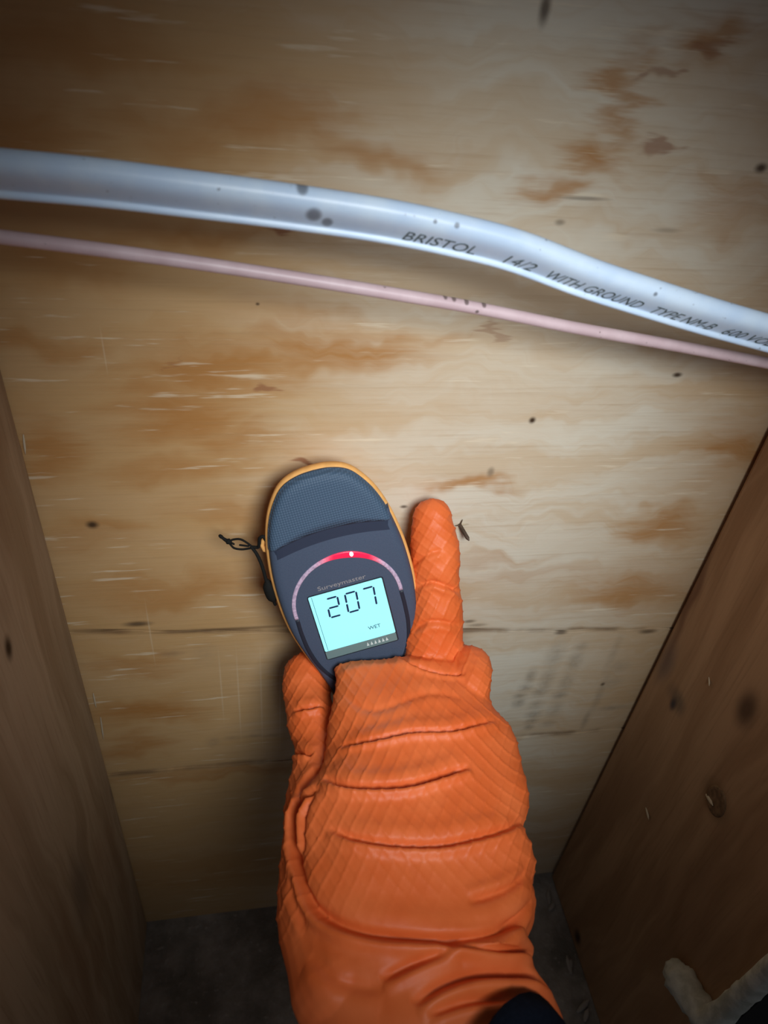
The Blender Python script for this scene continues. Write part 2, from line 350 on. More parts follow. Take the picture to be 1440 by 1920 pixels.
# pale chips on the floor along the right stud
for i, (px, py, L, a) in enumerate([(1029, 1683, .012, .4), (1043, 1700, .009, 1.2), (1066, 1810, .014, .1), (1082, 1808, .008, .8), (1107, 1885, .015, 1.3), (1125, 1900, .010, 1.0)]):
    c = atZ(px, py, 0.0); c[2] = .0014; c[0] = min(c[0], H-.009)
    o = link('wood_chip', sliver(c, (math.sin(a)*.5, math.cos(a), 0), L, .0022, (0, 0, 1), .0008), plain('chip_wood', (.34, .31, .27), .8) if i == 0 else bpy.data.materials['chip_wood'])
    tag(o, ['pale wood chip nearest the back corner of the floor', 'small chip beside the backmost chip on the floor', 'larger flake on the grey floor halfway along the right stud', 'small flake touching the right stud halfway along the floor', 'long sliver on the floor near the dark sleeve', 'frontmost chip on the floor against the right stud'][i], 'wood chip', 'wood chips on the floor')

# ------------------------------------------------------------------ nail point
nb = at(862, 984, 0.0); nd = at(879, 1013, -.0095)
nroot = empty('nail', tuple(nb)); tag(nroot, 'thin brown nail point sticking out of the plywood right of the pointing finger', 'nail')
ax = np.array(nd)-nb
Pn = [np.array([0, .006, 0]), np.zeros(3), ax*.5, ax*.86, ax]
link('shank', mesh(*tube(Pn, [.0011, .0011, .0011, .0011, .0004], n=10, ref=(0, 0, 1))), plain('rusty_steel', (.07, .045, .03), .5, .4, nscale=400, namp=.3), nroot)
for dx, dz in ((.0005, .005), (.0045, .0014), (-.003, .0006)):
    link('splinter', mesh(*tube([np.array([0, -.0002, 0]), np.array([dx, -.0016, dz])], [.0006, .00012], n=6, ref=(0, 1, 0))), MSP if dx > .001 else plain('dark_splinter', (.12, .08, .05), .8), nroot)

# ------------------------------------------------------------------ cables
def section(n=48):
    """flat three-core cable: up-lobe, printed valley, low lobe"""
    fr = spline([(.0068, 0), (.0066, .0012), (.0056, .0025), (.0040, .0032), (.0022, .0032), (.0002, .0027), (-.0018, .0020), (-.0034, .0014), (-.0040, .0013), (-.0047, .0018), (-.0055, .0019), (-.0063, .0013), (-.0067, 0)], n-16)
    bk = [(.0067*math.cos(t), -.0026*abs(math.sin(t))**.7) for t in np.linspace(math.pi, 2*math.pi, 18)[1:-1]]
    return [(q_[0]*1.1, q_[1]*1.3) for q_ in fr]+[(a*1.1, b) for a, b in bk]
cq = NT('cable_sheath', 0.38, 0.5); cx, cy, cz = cq.pos(); cn = cq.noise(cq.vec(cx, cy, cz), 60, 4); cs = cq.noise(cq.vec(cx, cy, cz), 420, 2)
cc = cq.mix(cq.step(cn, .35, .7), rgb(.60, .755, .95), rgb(.70, .84, .98)); cc = cq.mix(cq.m2('MULTIPLY', cq.step(cs, .70, .76), .6), cc, rgb(.12, .11, .11))
for (px, py, r) in [(567, 352, .0016), (588, 402, .0022), (614, 419, .0016), (852, 416, .0008), (812, 409, .0006), (1213, 537, .0007)]:
    d = at(px, py, -.0655); e = cq.m2('ADD', cq.m2('POWER', cq.m2('SUBTRACT', cx, float(d[0])), 2), cq.m2('POWER', cq.m2('SUBTRACT', cz, float(d[2])), 2))
    cc = cq.mix(cq.m2('MULTIPLY', cq.step(e, (r*1.4)**2, (r*.5)**2), .75), cc, rgb(.10, .11, .13))
cq.color(cc); cq.bump(cn, .12, .0005)
P = spline(CABP, 160); T, A, B = frames(P, (0, -.32, 1))
B = -B if B[80][1] > 0 else B
rings = [[P[i]+A[i]*a+B[i]*b for a, b in section()] for i in range(len(P))]
croot = link('electrical_cable', mesh(*loft(rings)), cq.m)
tag(croot, 'thick pale blue-grey flat electrical cable with printed lettering, above the pink wire', 'cable')
# printing follows the valley of the sheath
MINK = plain('sheath_ink', (.10, .13, .13), .7, .1)
arc = np.concatenate([[0], np.cumsum(np.linalg.norm(np.diff(P, axis=0), axis=1))])
def s_of(px, py):
    q = at(px, py, -.066); return arc[np.argmin(np.linalg.norm(P-q, axis=1))]
def surfB(a):
    sec = section(400)[:384]; return max(0, np.interp(a, [s[0] for s in sec][::-1], [s[1] for s in sec][::-1]))
for s, x0, x1, a0 in (('BRISTOL', (760, 445), (893, 470), -.0041), ('14/2', (948, 485), (1000, 500), -.0041), ('WITH GROUND', (1015, 510), (1190, 568), -.0041), ('TYPE NM-B', (1212, 577), (1330, 606), -.0041), ('600 VOLTS', (1352, 612), (1470, 648), -.0041)):
    me = text_mesh(s, .0064); vs_ = np.array([v.co[:] for v in me.vertices]); s0, s1 = s_of(*x0), s_of(*x1)
    wdt = vs_[:, 0].max()-vs_[:, 0].min(); vs_[:, 0] = (vs_[:, 0]-vs_[:, 0].min())/wdt*(s1-s0)+s0
    new = []
    for v in vs_:
        a = a0+v[1]; i = np.interp(v[0]+.25*v[1], arc, np.arange(len(P))); k = int(i); f = i-k; k2 = min(k+1, len(P)-1)
        p_ = P[k]*(1-f)+P[k2]*f; AA = A[k]*(1-f)+A[k2]*f; BB = B[k]*(1-f)+B[k2]*f
        new.append(p_+AA*a+BB*(surfB(a)+.00012))
    for v, co in zip(me.vertices, new): v.co = co
    link('printed_text', me, MINK, croot, smooth=False)
wq = NT('pink_insulation', 0.4, 0.4); x_, y_, z_ = wq.pos(); wn = wq.noise(wq.vec(x_, y_, z_), 80, 4); ws = wq.noise(wq.vec(x_, y_, z_), 500, 2)
wc = wq.mix(wq.step(wn, .35, .7), rgb(.60, .44, .46), rgb(.68, .52, .54)); wc = wq.mix(wq.m2('MULTIPLY', wq.step(ws, .69, .75), .6), wc, rgb(.15, .10, .09))
for (px, py, r) in [(836, 557, .0008), (852, 560, .0009), (875, 566, .0009), (908, 571, .0009), (893, 582, .0007), (983, 579, .0008)]:
    d = at(px, py, -.047); e = wq.m2('ADD', wq.m2('POWER', wq.m2('SUBTRACT', x_, float(d[0])), 2), wq.m2('POWER', wq.m2('SUBTRACT', z_, float(d[2])), 2))
    wc = wq.mix(wq.m2('MULTIPLY', wq.step(e, (r*1.3)**2, (r*.5)**2), .8), wc, rgb(.10, .07, .06))
wq.color(wc)
wo = link('insulated_wire', mesh(*tube(spline(WIRP, 120), .0023, n=20, round_ends=False)), wq.m)
tag(wo, 'thin dusty pink insulated wire running below the thick cable', 'wire')

# ------------------------------------------------------------------ moisture meter
S0 = np.array([-0.03711532, -0.0444972, 0.42451553])
EX = np.array([0.96501649, 0.0545122, 0.25645972]); EY = np.array([-0.26218918, 0.20063821, 0.94392857]); EN = np.array([0., -0.9781476, 0.20791169])
meter = empty('moisture_meter')
MM = Matrix.Identity(4)
for i in range(3): MM[i][0], MM[i][1], MM[i][2], MM[i][3] = EX[i], EY[i], EN[i], S0[i]
meter.matrix_world = MM
tag(meter, 'blue-grey moisture meter with lit cyan screen reading 207 held against the plywood', 'meter')
mm = .001
hw = [(75.2, 0), (74.8, 6), (73.2, 12), (70.5, 16.5), (66, 20.3), (60, 24), (53, 27), (45, 29.4), (36, 31.2), (26, 32.6), (14, 33.3), (2, 33.2), (-10, 32), (-24, 29), (-38, 25.2), (-52, 22), (-66, 19.8), (-80, 18.2), (-90, 16.8), (-97, 13.5), (-101, 8), (-102, 0)]
right = spline(hw, 90); OUT = np.array([(h, v) for v, h in right] + [(-h, v) for v, h in right[::-1][1:-1]])
def inset(poly, d):
    p = np.array(poly); t = np.roll(p, -1, 0)-np.roll(p, 1, 0); t /= np.linalg.norm(t, axis=1)[:, None]+1e-9
    n = np.stack([t[:, 1], -t[:, 0]], 1)
    area = 0.5*np.sum(p[:, 0]*np.roll(p[:, 1], -1)-np.roll(p[:, 0], -1)*p[:, 1]); n *= np.sign(area)
    return p-n*d
def shell(poly, prof, fill_from=None):
    rings = []
    for w_, d in prof: q_ = inset(poly, d); rings.append([(a*mm, b*mm, w_*mm) for a, b in q_])
    return mesh(*loft(rings))
hq = NT('slate_plastic', 0.55, 0.3); hx, hy, hz = hq.obj(); hn = hq.noise(hq.vec(hx, hy, hz), 1400, 2)
hq.color(hq.mix(hn, rgb(.050, .070, .112), rgb(.072, .098, .148))); hq.bump(hn, .25, .0002); MH = hq.m
cq2 = NT('cap_plastic', 0.55, 0.3); hx, hy, hz = cq2.obj()
dots_ = cq2.m2('MULTIPLY', cq2.m2('SINE', cq2.m2('MULTIPLY', cq2.m2('ADD', hx, hy), 2600)), cq2.m2('SINE', cq2.m2('MULTIPLY', cq2.m2('SUBTRACT', hx, hy), 2600)))
cq2.color(cq2.mix(cq2.step(dots_, -.2, .6), rgb(.050, .088, .140), rgb(.075, .122, .185))); cq2.bump(dots_, .35, .0003); MCAP = cq2.m
MDK = plain('dark_groove', (.018, .022, .035), .5)
MBAND = plain('dark_band', (.028, .038, .066), .5)
MOR = plain('orange_rubber', (.82, .42, .13), .6, .2, nscale=200, namp=.08)
link('housing', shell(OUT, [(-9, .4), (-5, 0), (-2.2, .5), (-.8, 1.6), (-.15, 3.4), (0, 5.5)]), MH, meter)
link('rear_case', shell(OUT, [(-30, 15), (-28.5, 11.5), (-25, 8), (-20, 4.6), (-15, 2.2), (-11, -.2), (-8.2, -1.2), (-6.2, -1.3), (-5.2, -.6), (-4.8, .4)]), MOR, meter)
g_top = lambda u: 46.9-4.6*(u/29)**2
g_bot = lambda u: 40.9-4.2*(u/30)**2
def region(lo, hi_fn=None, n=40):
    """part of the outline above curve lo (and below hi_fn)"""
    us = np.linspace(-1, 1, n)
    def edge(fn):
        u = 29.0
        for _ in range(30): u = np.interp(-fn(u), [-v for v, h in hw], [h for v, h in hw])
        return u
    ul = edge(lo); low = [(u*ul, lo(u*ul)) for u in us]
    if hi_fn is None:
        vtop = lo(ul); pr_ = [(h, v) for v, h in right if v > vtop+.6][::-1]
        return np.array(low + pr_ + [(-h, v) for h, v in pr_[::-1][1:]])
    uh = edge(hi_fn); return np.array(low + [(u*uh, hi_fn(u*uh)) for u in us[::-1]])
def end_cap(nk=60, nt=16):
    lo = lambda u: g_top(u)+.25
    u0 = 29.0
    for _ in range(30): u0 = np.interp(-lo(u0), [-v for v, h in hw], [h for v, h in hw])
    vt = lo(u0); rt = [(h, v) for v, h in right if v > vt+.2]; arc_ = np.array([(-u0, vt)]+[(-h, v) for h, v in rt[::-1]][:-1]+rt+[(u0, vt)])
    al = np.concatenate([[0], np.cumsum(np.linalg.norm(np.diff(arc_, axis=0), axis=1))]); al /= al[-1]
    dense = np.stack([np.interp(np.linspace(0, 1, 900), al, arc_[:, 0]), np.interp(np.linspace(0, 1, 900), al, arc_[:, 1])], 1)
    ks = np.linspace(0, 1, nk); rows = []
    ts = [-1, 0]+list(1-(1-np.linspace(0, 1, nt)[1:])**2)
    for t in ts:
        row = []
        for k in ks:
            u = (2*k-1)*u0; b = np.array([u, lo(u)]); a = np.array([np.interp(k, al, arc_[:, 0]), np.interp(k, al, arc_[:, 1])])
            q_ = b+(a-b)*max(t, 0); d = np.linalg.norm(dense-q_, axis=1).min()
            w_ = np.interp(d, [0, .4, 1.1, 2.4, 4.6], [-3.2, -1.4, -.2, .62, .95]) if t >= 0 else -4
            if t == 0: w_ -= .12
            if t >= 1: q_ = q_*1.004
            row.append((q_[0]*mm, q_[1]*mm, w_*mm))
        rows.append(row)
    return mesh(*loft(rows, cap=False, closed=False))
link('end_cap', end_cap(), MCAP, meter)
def strip(path, wid, w0, w1, cen=(-.8, 4.5)):
    path = np.array(path); t = np.gradient(path, axis=0); t /= np.linalg.norm(t, axis=1)[:, None]; n = np.stack([-t[:, 1], t[:, 0]], 1)
    rings = []
    for p_, nn, wd in zip(path, n, np.ones(len(path))*wid):
        a = p_+nn*wd/2; b = p_-nn*wd/2; c = p_+nn*wd*.35; d = p_-nn*wd*.35
        rings.append([(a[0]*mm, a[1]*mm, w0*mm), (a[0]*mm, a[1]*mm, (w1-.15)*mm), (c[0]*mm, c[1]*mm, w1*mm), (d[0]*mm, d[1]*mm, w1*mm), (b[0]*mm, b[1]*mm, (w1-.15)*mm), (b[0]*mm, b[1]*mm, w0*mm)])
    return mesh(*loft(rings))
def stripe():
    rings = []
    for k in np.linspace(-1, 1, 41):
        ul, uh = 30.1*k, 29.2*k; wt = .22+np.interp(30.2-abs(ul), [0, .5, 1.6, 3.4, 5.5], [-4, -2.2, -.8, -.15, 0])
        a, b = (ul, g_bot(ul)+.1), (uh, g_top(uh)-.35)
        rings.append([(a[0]*mm, a[1]*mm, -4*mm), (a[0]*mm, a[1]*mm, wt*mm), (b[0]*mm, b[1]*mm, wt*mm), (b[0]*mm, b[1]*mm, -4*mm)])
    return mesh(*loft(rings))
link('dark_stripe', stripe(), MBAND, meter, smooth=False)
link('groove_line', strip([(u, g_top(u)-.05) for u in np.linspace(-26, 26, 50)], .7, -.6, .3), MDK, meter)
link('side_catch', shell(np.array([(26.0, 38.2), (29.6, 38.6), (29.4, 48.6), (27.6, 48.2)]), [(-8, -.3), (-1.5, 0), (-.8, .5)]), MH, meter, smooth=False)
# light pipe: upper arc, and dark inlay that closes the ring
ang = np.linspace(math.radians(184), math.radians(-3), 70)
arcp = np.stack([-.9+26.6*np.cos(ang), 4.2+27.0*np.sin(ang)], 1)
aw = 1.9+1.5*np.exp(-((arcp[:, 0]-5.5)/9)**2)
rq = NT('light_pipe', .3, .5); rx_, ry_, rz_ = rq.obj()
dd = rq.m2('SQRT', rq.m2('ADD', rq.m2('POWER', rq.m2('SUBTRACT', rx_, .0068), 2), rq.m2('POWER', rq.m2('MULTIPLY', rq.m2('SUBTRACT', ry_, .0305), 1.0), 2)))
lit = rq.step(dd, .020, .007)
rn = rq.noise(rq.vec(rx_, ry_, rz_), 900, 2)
rq.color(rq.mix(rq.step(dd, .017, .008), rq.mix(rq.step(rn, .4, .62), rgb(.60, .46, .60), rgb(.42, .32, .44)), rgb(.5, .015, .05)))  # red glow around the LED is painted into the base colour
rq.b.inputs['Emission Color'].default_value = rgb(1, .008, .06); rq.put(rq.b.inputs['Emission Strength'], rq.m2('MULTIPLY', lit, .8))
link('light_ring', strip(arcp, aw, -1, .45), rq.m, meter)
low = spline([(-27.4, 1.8), (-27.5, -8), (-26.6, -19), (-23.5, -31), (-17, -42), (-8, -48), (0, -49.5), (8, -48), (16.5, -42), (22.5, -31), (25.2, -19), (25.8, -8), (25.7, 2.2)], 90)
link('ring_inlay', strip(low, 2.0, -1, .25), MDK, meter)
MLED = plain('led', (1, .7, .7), .3, emit=(1, .75, .78), es=3.0)
def ellipsoid(c, r, seg=16):
    bm = bmesh.new(); bmesh.ops.create_uvsphere(bm, u_segments=seg, v_segments=seg//2, radius=1)
    for v in bm.verts: v.co = Vector((c[0]+v.co.x*r[0], c[1]+v.co.y*r[1], c[2]+v.co.z*r[2]))
    me = bpy.data.meshes.new('e'); bm.to_mesh(me); bm.free(); return me
link('led', ellipsoid((.0068, .0304, .0005), (.0009, .0013, .0004)), MLED, meter)
# screen
def rrect(x0, x1, y0, y1, r, n=5):
    out = []
    for cx_, cy_, a0 in ((x1-r, y1-r, 0), (x0+r, y1-r, 90), (x0+r, y0+r, 180), (x1-r, y0+r, 270)):
        for k in range(n+1): t = math.radians(a0+90*k/n); out.append((cx_+r*math.cos(t), cy_+r*math.sin(t)))
    return np.array(out)
link('screen_frame', shell(rrect(-19.6, 18.6, -27, 13.4, 1.2), [(-1, 0), (.25, 0), (.3, .4)]), plain('screen_frame_black', (.02, .025, .035), .35, .4), meter, smooth=False)
MSCR = plain('lcd_backlit', (.10, .3, .32), .25, .3, emit=(.355, .90, .955), es=.95)
scr = link('screen', shell(rrect(-19.1, 17.9, -21.4, 12.9, .7), [(-.5, 0), (.42, 0), (.45, .1)]), MSCR, meter, smooth=False)
scr['label'] = 'cyan backlit display reading 207 WET'
link('screen_base', shell(rrect(-19.1, 17.9, -26.4, -21.5, .4), [(-.5, 0), (.40, 0), (.42, .1)]), plain('lcd_unlit', (.16, .24, .24), .3, .3), meter, smooth=False)
MSEG = plain('lcd_segment', (.012, .03, .09), .4, .2)
def seg(p0, p1, wd=.95):
    p0, p1 = np.array(p0, float), np.array(p1, float); t = (p1-p0)/np.linalg.norm(p1-p0); n = np.array([-t[1], t[0]]); g = wd*.55
    a, b = p0+t*.25, p1-t*.25
    return [a, a+t*g+n*wd/2, b-t*g+n*wd/2, b, b-t*g-n*wd/2, a+t*g-n*wd/2]
def digit(x, on, W_=5.6, Hh=11.2, y=-1.8):
    sk = lambda u, v: (x+u*W_+.06*v*Hh, y+v*Hh)
    S = dict(a=((0, 1), (1, 1)), b=((1, 1), (1, .5)), c=((1, .5), (1, 0)), d=((0, 0), (1, 0)), e=((0, .5), (0, 0)), f=((0, 1), (0, .5)), g=((0, .5), (1, .5)))
    V, F = [], []
    for k in on:
        pl_ = seg(sk(*S[k][0]), sk(*S[k][1])); v, f = loft([[(q_[0]*mm, q_[1]*mm, .42*mm) for q_ in pl_], [(q_[0]*mm, q_[1]*mm, .56*mm) for q_ in pl_]])
        V, F = join([(V, F), (v, f)])
    return mesh(V, F)
for x, on in ((-11.6, 'abged'), (-2.2, 'abcdef'), (6.6, 'abc')): link('digit', digit(x, on), MSEG, scr, smooth=False)
def flat_text(name, s, size, u, v, w_, mat, par, width=None):
    me = text_mesh(s, size*mm, .00004); xs = [q_.co.x for q_ in me.vertices]; k = 1 if not width else width*mm/(max(xs)-min(xs))
    for q_ in me.vertices: q_.co = Vector((q_.co.x*k+u*mm, q_.co.y+v*mm, q_.co.z+w_*mm))
    return link(name, me, mat, par, smooth=False)
flat_text('wet_text', 'WET', 3.0, 5.0, -15.4, .5, MSEG, scr, 6.4)
flat_text('lettering', 'Surveymaster', 3.4, -13.6, 14.9, .06, plain('grey_print', (.30, .28, .28), .6), meter, 24)
MIC = plain('icon_pale', (.62, .70, .68), .4)
for k in range(6):
    u = 2.0+k*2.0; pl_ = [(u, -24.9), (u+1.4, -24.9), (u+.7, -22.6)]
    link('icon', mesh(*loft([[(a*mm, b*mm, .40*mm) for a, b in pl_], [(a*mm, b*mm, .5*mm) for a, b in pl_]])), MIC, meter, smooth=False)
link('screen_line', shell(rrect(-17.6, -17.4, -21.2, 12.7, .05, 1), [(.4, 0), (.5, 0)]), MSEG, meter, smooth=False)
# lanyard lug and cord
def ml(px, py, w_=-6.):
    """point seen at a pixel, w_ mm off the face plane, in meter space"""
    d = ray(px, py); o_ = S0+EN*w_*mm; q_ = CAM+d*(((o_-CAM)@EN)/(d@EN))-S0
    return np.array([q_@EX, q_@EY, q_@EN])
link('lug', mesh(*tube([ml(512, 1004, -10), ml(497, 1010, -10), ml(491, 1020, -10), ml(496, 1030, -10), ml(512, 1034, -10)], .0014, n=10, ref=(0, 0, 1))), MOR, meter)
MCORD = plain('black_cord', (.012, .012, .011), .8, .1)
cord = link('wrist_cord', mesh(*join([
    tube(spline([ml(498, 1012, -8), ml(494, 1006, -7.5), ml(487, 1009, -8), ml(486, 1020, -9), ml(484, 1026, -10), ml(474, 1026, -11)], 24), .00085, n=8, ref=(0, 0, 1)),
    tube(spline([ml(474, 1026, -11), ml(462, 1017, -12), ml(450, 1011, -13), ml(436, 1012, -14), ml(431, 1016, -14), ml(438, 1020, -14)], 24), .00055, n=8, ref=(0, 0, 1)),
    tube(spline([ml(474, 1027, -11), ml(455, 1030, -12), ml(440, 1028, -13), ml(433, 1022, -14), ml(428, 1015, -14)], 24), .00055, n=8, ref=(0, 0, 1)),
    tube([ml(466, 1024, -11.5), ml(450, 1022, -12.6)], .0005, n=8, ref=(0, 0, 1)),
    tube(spline([ml(472, 1026, -11), ml(482, 1040, -10), ml(491, 1060, -9), ml(499, 1088, -9), ml(505, 1110, -9), ml(516, 1133, -11)], 30), .00085, n=8, ref=(0, 0, 1)),
    tube(spline([ml(430, 1016, -14), ml(422, 1012, -14.5), ml(413, 1005, -15)], 10), [.0013, .0016, .0014, .0010, .0009, .0009, .0008, .0008, .0010, .0009], n=8, ref=(0, 0, 1))])), MCORD, meter)
link('toggle', mesh(*tube(spline([ml(501, 1090, -9), ml(505, 1103, -9), ml(510, 1118, -9.5), ml(514, 1127, -10)], 9), [.0013, .0024, .0029, .0030, .0030, .0029, .0025, .0018, .001], n=12, ref=(0, 0, 1))), MCORD, cord)

# ------------------------------------------------------------------ gloved hand
ZM = 0.383
Ls = [(624, 1224), (622, 1260), (628, 1300), (618, 1360), (612, 1420), (604, 1465), (582, 1492), (562, 1530), (552, 1580), (552, 1640), (545, 1700), (542, 1780), (552, 1850), (564, 1920), (580, 2010), (600, 2130)]
Rs = [(745, 1222), (790, 1238), (845, 1258), (886, 1288), (906, 1316), (925, 1345), (950, 1378), (964, 1420), (977, 1470), (986, 1508), (984, 1540), (978, 1566), (1002, 1598), (1009, 1628), (1000, 1661), (1010, 1690), (1004, 1725), (984, 1757), (1003, 1780), (990, 1796), (1003, 1815), (1036, 1860), (1055, 1905), (1085, 1990), (1130, 2110)]
LW = np.array([atZ(a, b, ZM) for a, b in Ls]); RW = np.array([atZ(a, b, ZM) for a, b in Rs])
def fx_(tab, Y): return np.interp(-Y, -tab[:, 1], tab[:, 0])
parts = []
Ys = np.linspace(-.056, -.262, 150)
rings = []
for Y in Ys:
    xl, xr = fx_(LW, Y), fx_(RW, Y)
    hh = np.interp(-Y, [.056, .060, .068, .09, .13, .17, .22, .27], [.004, .008, .0145, .021, .026, .028, .030, .031])
    ztop = np.interp(-Y, [.056, .064, .08, .10, .13, .17, .20, .23, .27], [.398, .404, .406, .407, .409, .407, .404, .404, .404])
    zc = ztop-hh; c = (xl+xr)/2; a = (xr-xl)/2; n_ = 2.4
    rings.append([(c+a*math.copysign(abs(math.cos(t))**(2/n_), math.cos(t)), Y, zc+hh*math.copysign(abs(math.sin(t))**(2/n_), math.sin(t))) for t in np.linspace(0, 2*math.pi, 56, endpoint=False)])
parts.append(loft(rings))
def finger(pts, rad, rb=None, n=40, ref=(0, 0, 1)):
    P_ = spline(pts, n); k = np.linspace(0, 1, len(rad)); r = np.interp(np.linspace(0, 1, n), k, rad)
    r2 = r if rb is None else np.interp(np.linspace(0, 1, n), np.linspace(0, 1, len(rb)), rb)
    return tube(P_, r, r2, ref=ref, n=24)
# index: knuckle -> tip resting on the plywood
parts.append(finger([at(812, 1300, -.074)+np.array([0, 0, -.012]), at(811, 1230, -.050), at(813, 1165, -.041), at(815, 1100, -.034), at(813, 1030, -.0255), at(810, 968, -.0160)],
    [.0165, .0162, .0156, .0150, .0144, .0136, .0122, .0108, .0090]))
# thumb: tip beside the meter's lower left edge, down to the ball of the thumb
parts.append(finger([at(571, 1262, -.040), at(578, 1302, -.052), at(588, 1360, -.072), at(596, 1420, -.090), at(590, 1500, -.114), at(590, 1600, -.140), at(600, 1720, -.168), at(640, 1850, -.195)],
    [.0120, .0130, .0120, .0120, .0108, .0114, .0128, .0142, .0152, .0160, .017, .018], ref=(0, .3, 1)))
# middle, ring and little finger: knuckle bump, then curled down and round behind the meter
for (k1, y1, k2, k3, k4) in (((850, 1390), -.100, (903, 1256), -.070, 0.0), ((895, 1450), -.116, (946, 1384), -.094, .0), ((930, 1530), -.130, (955, 1450), -.110, 0)):
    a = at(*k1, y1)+np.array([0, 0, -.014]); b = at(*k2, k3)+np.array([-.004, 0, -.006])
    i = 0 if k2[0] == 903 else (1 if k2[0] == 946 else 2)
    zz = b[2]-.016
    c = np.array([.0222+.002*i, -.046-.008*i, zz]); d = np.array([.006+.002*i, -.0150-.002*i, zz-.006]); tip = np.array([-.013, -.0125-.003*i, zz-.008])
    parts.append(finger([a, b, c, d, tip], [.0125, .0115, .0112, .0108, .0102, .009]))
V, F = join(parts)
me = bpy.data.meshes.new('raw'); me.from_pydata([tuple(map(float, v)) for v in V], [], F)
tmp = bpy.data.objects.new('tmp', me); COL.objects.link(tmp)
rm = tmp.modifiers.new('r', 'REMESH'); rm.mode = 'VOXEL'; rm.voxel_size = .00075
sm = tmp.modifiers.new('s', 'SMOOTH'); sm.factor = .5; sm.iterations = 6
dg = bpy.context.evaluated_depsgraph_get(); gme = bpy.data.meshes.new_from_object(tmp.evaluated_get(dg)); bpy.data.objects.remove(tmp)
nv = len(gme.vertices); co = np.empty(nv*3); gme.vertices.foreach_get('co', co); co = co.reshape(-1, 3)
no = np.empty(nv*3); gme.vertex_normals.foreach_get('vector', no); no = no.reshape(-1, 3)
bvh = BVHTree.FromPolygons([Vector(v) for v in co], [tuple(p.vertices) for p in gme.polygons])
def cast(px, py):
    d = Vector(ray(px, py)).normalized(); h = bvh.ray_cast(Vector(CAM), d); return None if h[0] is None else np.array(h[0])
# wrinkles: each crease is a groove with a rolled lip on its wrist side
creases = [
    ([(636, 1397), (709, 1388), (772, 1374), (855, 1370), (925, 1350)], .0016, .0016, 1),
    ([(609, 1457), (647, 1472), (709, 1476), (772, 1470), (834, 1451), (880, 1436)], .0024, .0018, 1),
    ([(618, 1551), (668, 1572), (730, 1582), (813, 1584), (876, 1574), (940, 1557), (975, 1540)], .0020, .0018, 1),
    ([(600, 1478), (575, 1500), (560, 1530), (553, 1575), (563, 1630), (584, 1692), (626, 1726), (688, 1747), (772, 1757), (855, 1761), (922, 1751), (968, 1726), (1000, 1690)], .0026, .0022, 1),
    ([(590, 1490), (572, 1540), (570, 1600)], .0014, .0014, 1),
    ([(822, 1768), (897, 1781), (995, 1788)], .0018, .0016, 1),
    ([(772, 1884), (834, 1847), (897, 1828), (972, 1828), (1020, 1845)], .0026, .0024, 1),
    ([(713, 1835), (792, 1800), (855, 1782)], .0016, .0020, 1),
    ([(800, 1905), (870, 1880), (960, 1868)], .0018, .0020, 1),
    ([(580, 1790), (640, 1840), (720, 1855)], .0009, .0030, 1),
    ([(745, 1232), (790, 1252), (835, 1262), (872, 1262)], .0012, .0014, 1),
    ([(635, 1300), (700, 1330), (800, 1300), (870, 1310)], .0005, .0026, 1),
    ([(985, 1640), (950, 1668), (880, 1690)], .0012, .0020, 1),
    ([(779, 1100), (810, 1092), (840, 1100), (864, 1110)], .0011, .0016, 1),
    ([(773, 1060), (800, 1040), (830, 1030)], .0006, .0016, 1),
    ([(775, 1180), (810, 1165), (860, 1172)], .0009, .0018, 1),
    ([(552, 1332), (581, 1327), (604, 1322)], .0018, .0014, 1),
    ([(546, 1417), (560, 1412), (585, 1418)], .0018, .0014, 1),
    ([(605, 1440), (575, 1480), (548, 1560)], .0012, .0022, 1),
    ([(545, 1640), (556, 1690), (575, 1740)], .0010, .0022, 1),
]
disp = np.zeros(nv)
for pts, amp, wd, sgn in creases:
    W3 = [c for c in (cast(*q_) for q_ in spline(pts, 40)) if c is not None]
    if len(W3) < 3: continue
    W3 = np.array(W3); lo, hi = W3.min(0)-.012, W3.max(0)+.012
    idx = np.where(np.all((co > lo) & (co < hi), axis=1))[0]
    best = np.full(len(idx), 9.); sd = np.zeros(len(idx)); tt = np.zeros(len(idx))
    for k in range(len(W3)-1):
        a, b = W3[k], W3[k+1]; ab = b-a; L2 = ab@ab
        if L2 < 1e-12 or L2 > 4e-4: continue
        t = np.clip(((co[idx]-a)@ab)/L2, 0, 1); q_ = co[idx]-(a+t[:, None]*ab); d = np.linalg.norm(q_, axis=1); m_ = d < best
        side = np.einsum('ij,ij->i', np.cross(np.broadcast_to(ab, q_.shape), q_), no[idx])
        best[m_] = d[m_]; sd[m_] = np.sign(side[m_])*d[m_]; tt[m_] = (k+t[m_])/(len(W3)-1)
    # positive side = left of travel seen from outside = fingers' side for left-to-right creases
    taper = np.clip(np.minimum(tt, 1-tt)*6, 0, 1)**.6
    s = sd/wd
    prof = -1.0*np.exp(-(s/.75)**2) + .75*np.exp(-((s+1.7)/1.2)**2) + .25*np.exp(-((s-3.0)/1.8)**2)
    prof[best > wd*6] = 0
    disp[idx] += 1.45*amp*taper*prof
# soft random puckers of the loose glove
for k in range(26):
    d = np.random.randn(3); d[0] *= .6; d /= np.linalg.norm(d); f = np.random.uniform(90, 320)
    disp += np.sin((co@d)*f+np.random.uniform(0, 6.3))*.00022*(140/f)
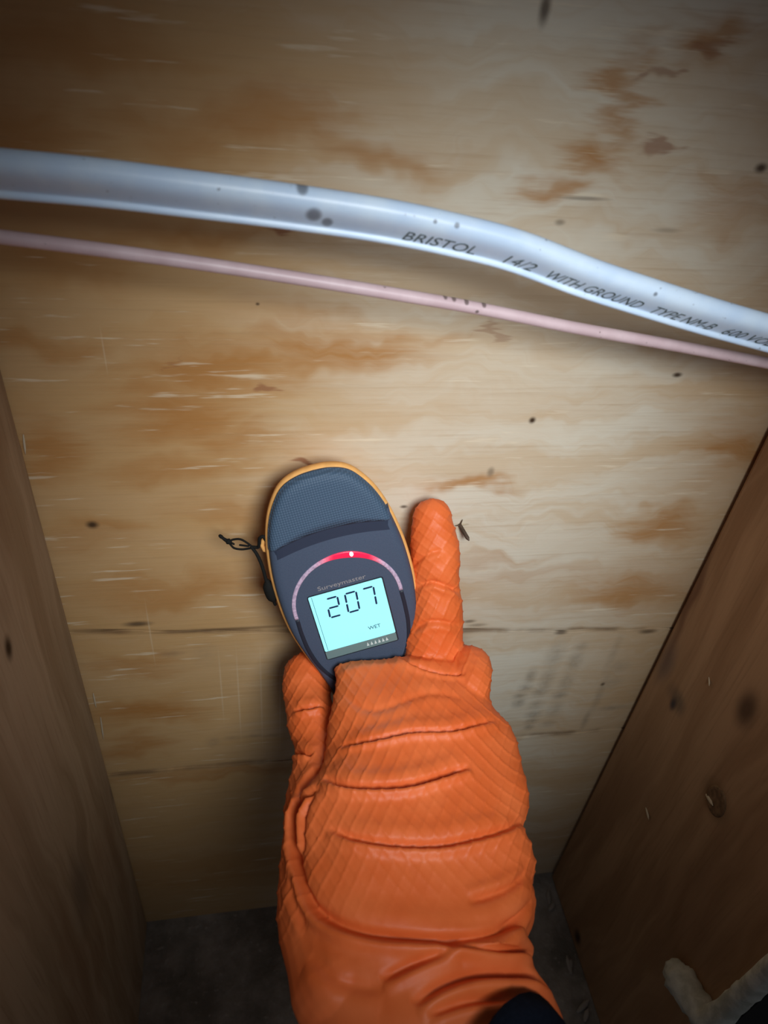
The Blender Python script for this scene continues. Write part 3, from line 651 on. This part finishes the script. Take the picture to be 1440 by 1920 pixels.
# embossed diamond ridges
uu = co[:, 0]+.35*co[:, 2]; vv = -co[:, 1]-.9*co[:, 2]
r1 = np.abs(np.sin((uu*1.0+vv*.62)*math.pi/.0060)); r2 = np.abs(np.sin((uu*1.0-vv*.62)*math.pi/.0060))
nz = .5+.5*np.sin(co[:, 0]*70+1)*np.sin(co[:, 1]*60+2)
cuffmask = np.clip((co[:, 1]+.185)/.02, 0, 1)
disp += .00068*cuffmask*((1-r1)**4*(.95-.5*nz)+(1-r2)**4*(.45+.5*nz))
co2 = co+no*disp[:, None]
gme.vertices.foreach_set('co', co2.ravel()); gme.update()
gq = NT('orange_nitrile', 0.5, 0.32); gx, gy, gz = gq.pos()
gn = gq.noise(gq.vec(gx, gy, gz), 45, 3); gf = gq.noise(gq.vec(gx, gy, gz), 900, 2)
gq.color(gq.mix(gq.step(gn, .3, .7), rgb(.74, .135, .028), rgb(.82, .175, .045)))
U = gq.m2('ADD', gx, gq.m2('MULTIPLY', gz, .35)); Vv = gq.m2('SUBTRACT', gq.m2('MULTIPLY', gy, -1.0), gq.m2('MULTIPLY', gz, .9))
gq.bump(gf, .15, .0003)
gq.b.inputs['Subsurface Weight'].default_value = 0.0
person = empty('person', (0.0, -.2, .35)); tag(person, 'hand in a wrinkled orange glove and dark sleeve gripping the meter, one finger pointing up', 'person')
def reparent(o): o.parent = person; o.matrix_parent_inverse = Matrix.Translation(person.location).inverted()
gl = link('glove', gme, gq.m); reparent(gl); gl['label'] = 'wrinkled orange diamond-textured work glove'
# sleeve
c0 = atZ(828, 1966, ZM); dirv = np.array([.30, -.93, -.10]); dirv /= np.linalg.norm(dirv)
Ps = [c0+dirv*t for t in np.linspace(0, .26, 40)]
rs = [.0420+.0016*math.sin(i*1.1)+.0002*i for i in range(40)]
T, A, B = frames(np.array(Ps), (0, 0, 1)); rings = []
th = np.linspace(0, 2*math.pi, 40, endpoint=False)
sk = [dirv*.045*(1-math.cos(t-math.copysign(.6, B[0][0]))) for t in th]
for i in range(40): rings.append([Ps[i]+sk[j]*(1-i/39)+A[i]*math.cos(t)*rs[i]*.82+B[i]*math.sin(t)*rs[i] for j, t in enumerate(th)])
inner = [[Ps[i]+sk[j]*(1-i/39)+A[i]*math.cos(t)*(rs[i]-.003)*.82+B[i]*math.sin(t)*(rs[i]-.003) for j, t in enumerate(th)] for i in range(39, -1, -1)]
Vs, Fs = loft(rings+inner, cap=False); nr = 80
Fs += [((nr-1)*40+j, (nr-1)*40+(j+1) % 40, (j+1) % 40, j) for j in range(40)]
kq = NT('navy_cloth', .9, .05); kx, ky, kz = kq.obj(); kn = kq.noise(kq.vec(kx, ky, kz), 700, 2)
kq.color(kq.mix(kn, rgb(.004, .006, .012), rgb(.010, .014, .026))); kq.bump(kn, .4, .0005)
slv = link('sleeve', mesh(Vs, Fs), kq.m); reparent(slv); slv['label'] = 'dark navy cloth sleeve cuff'
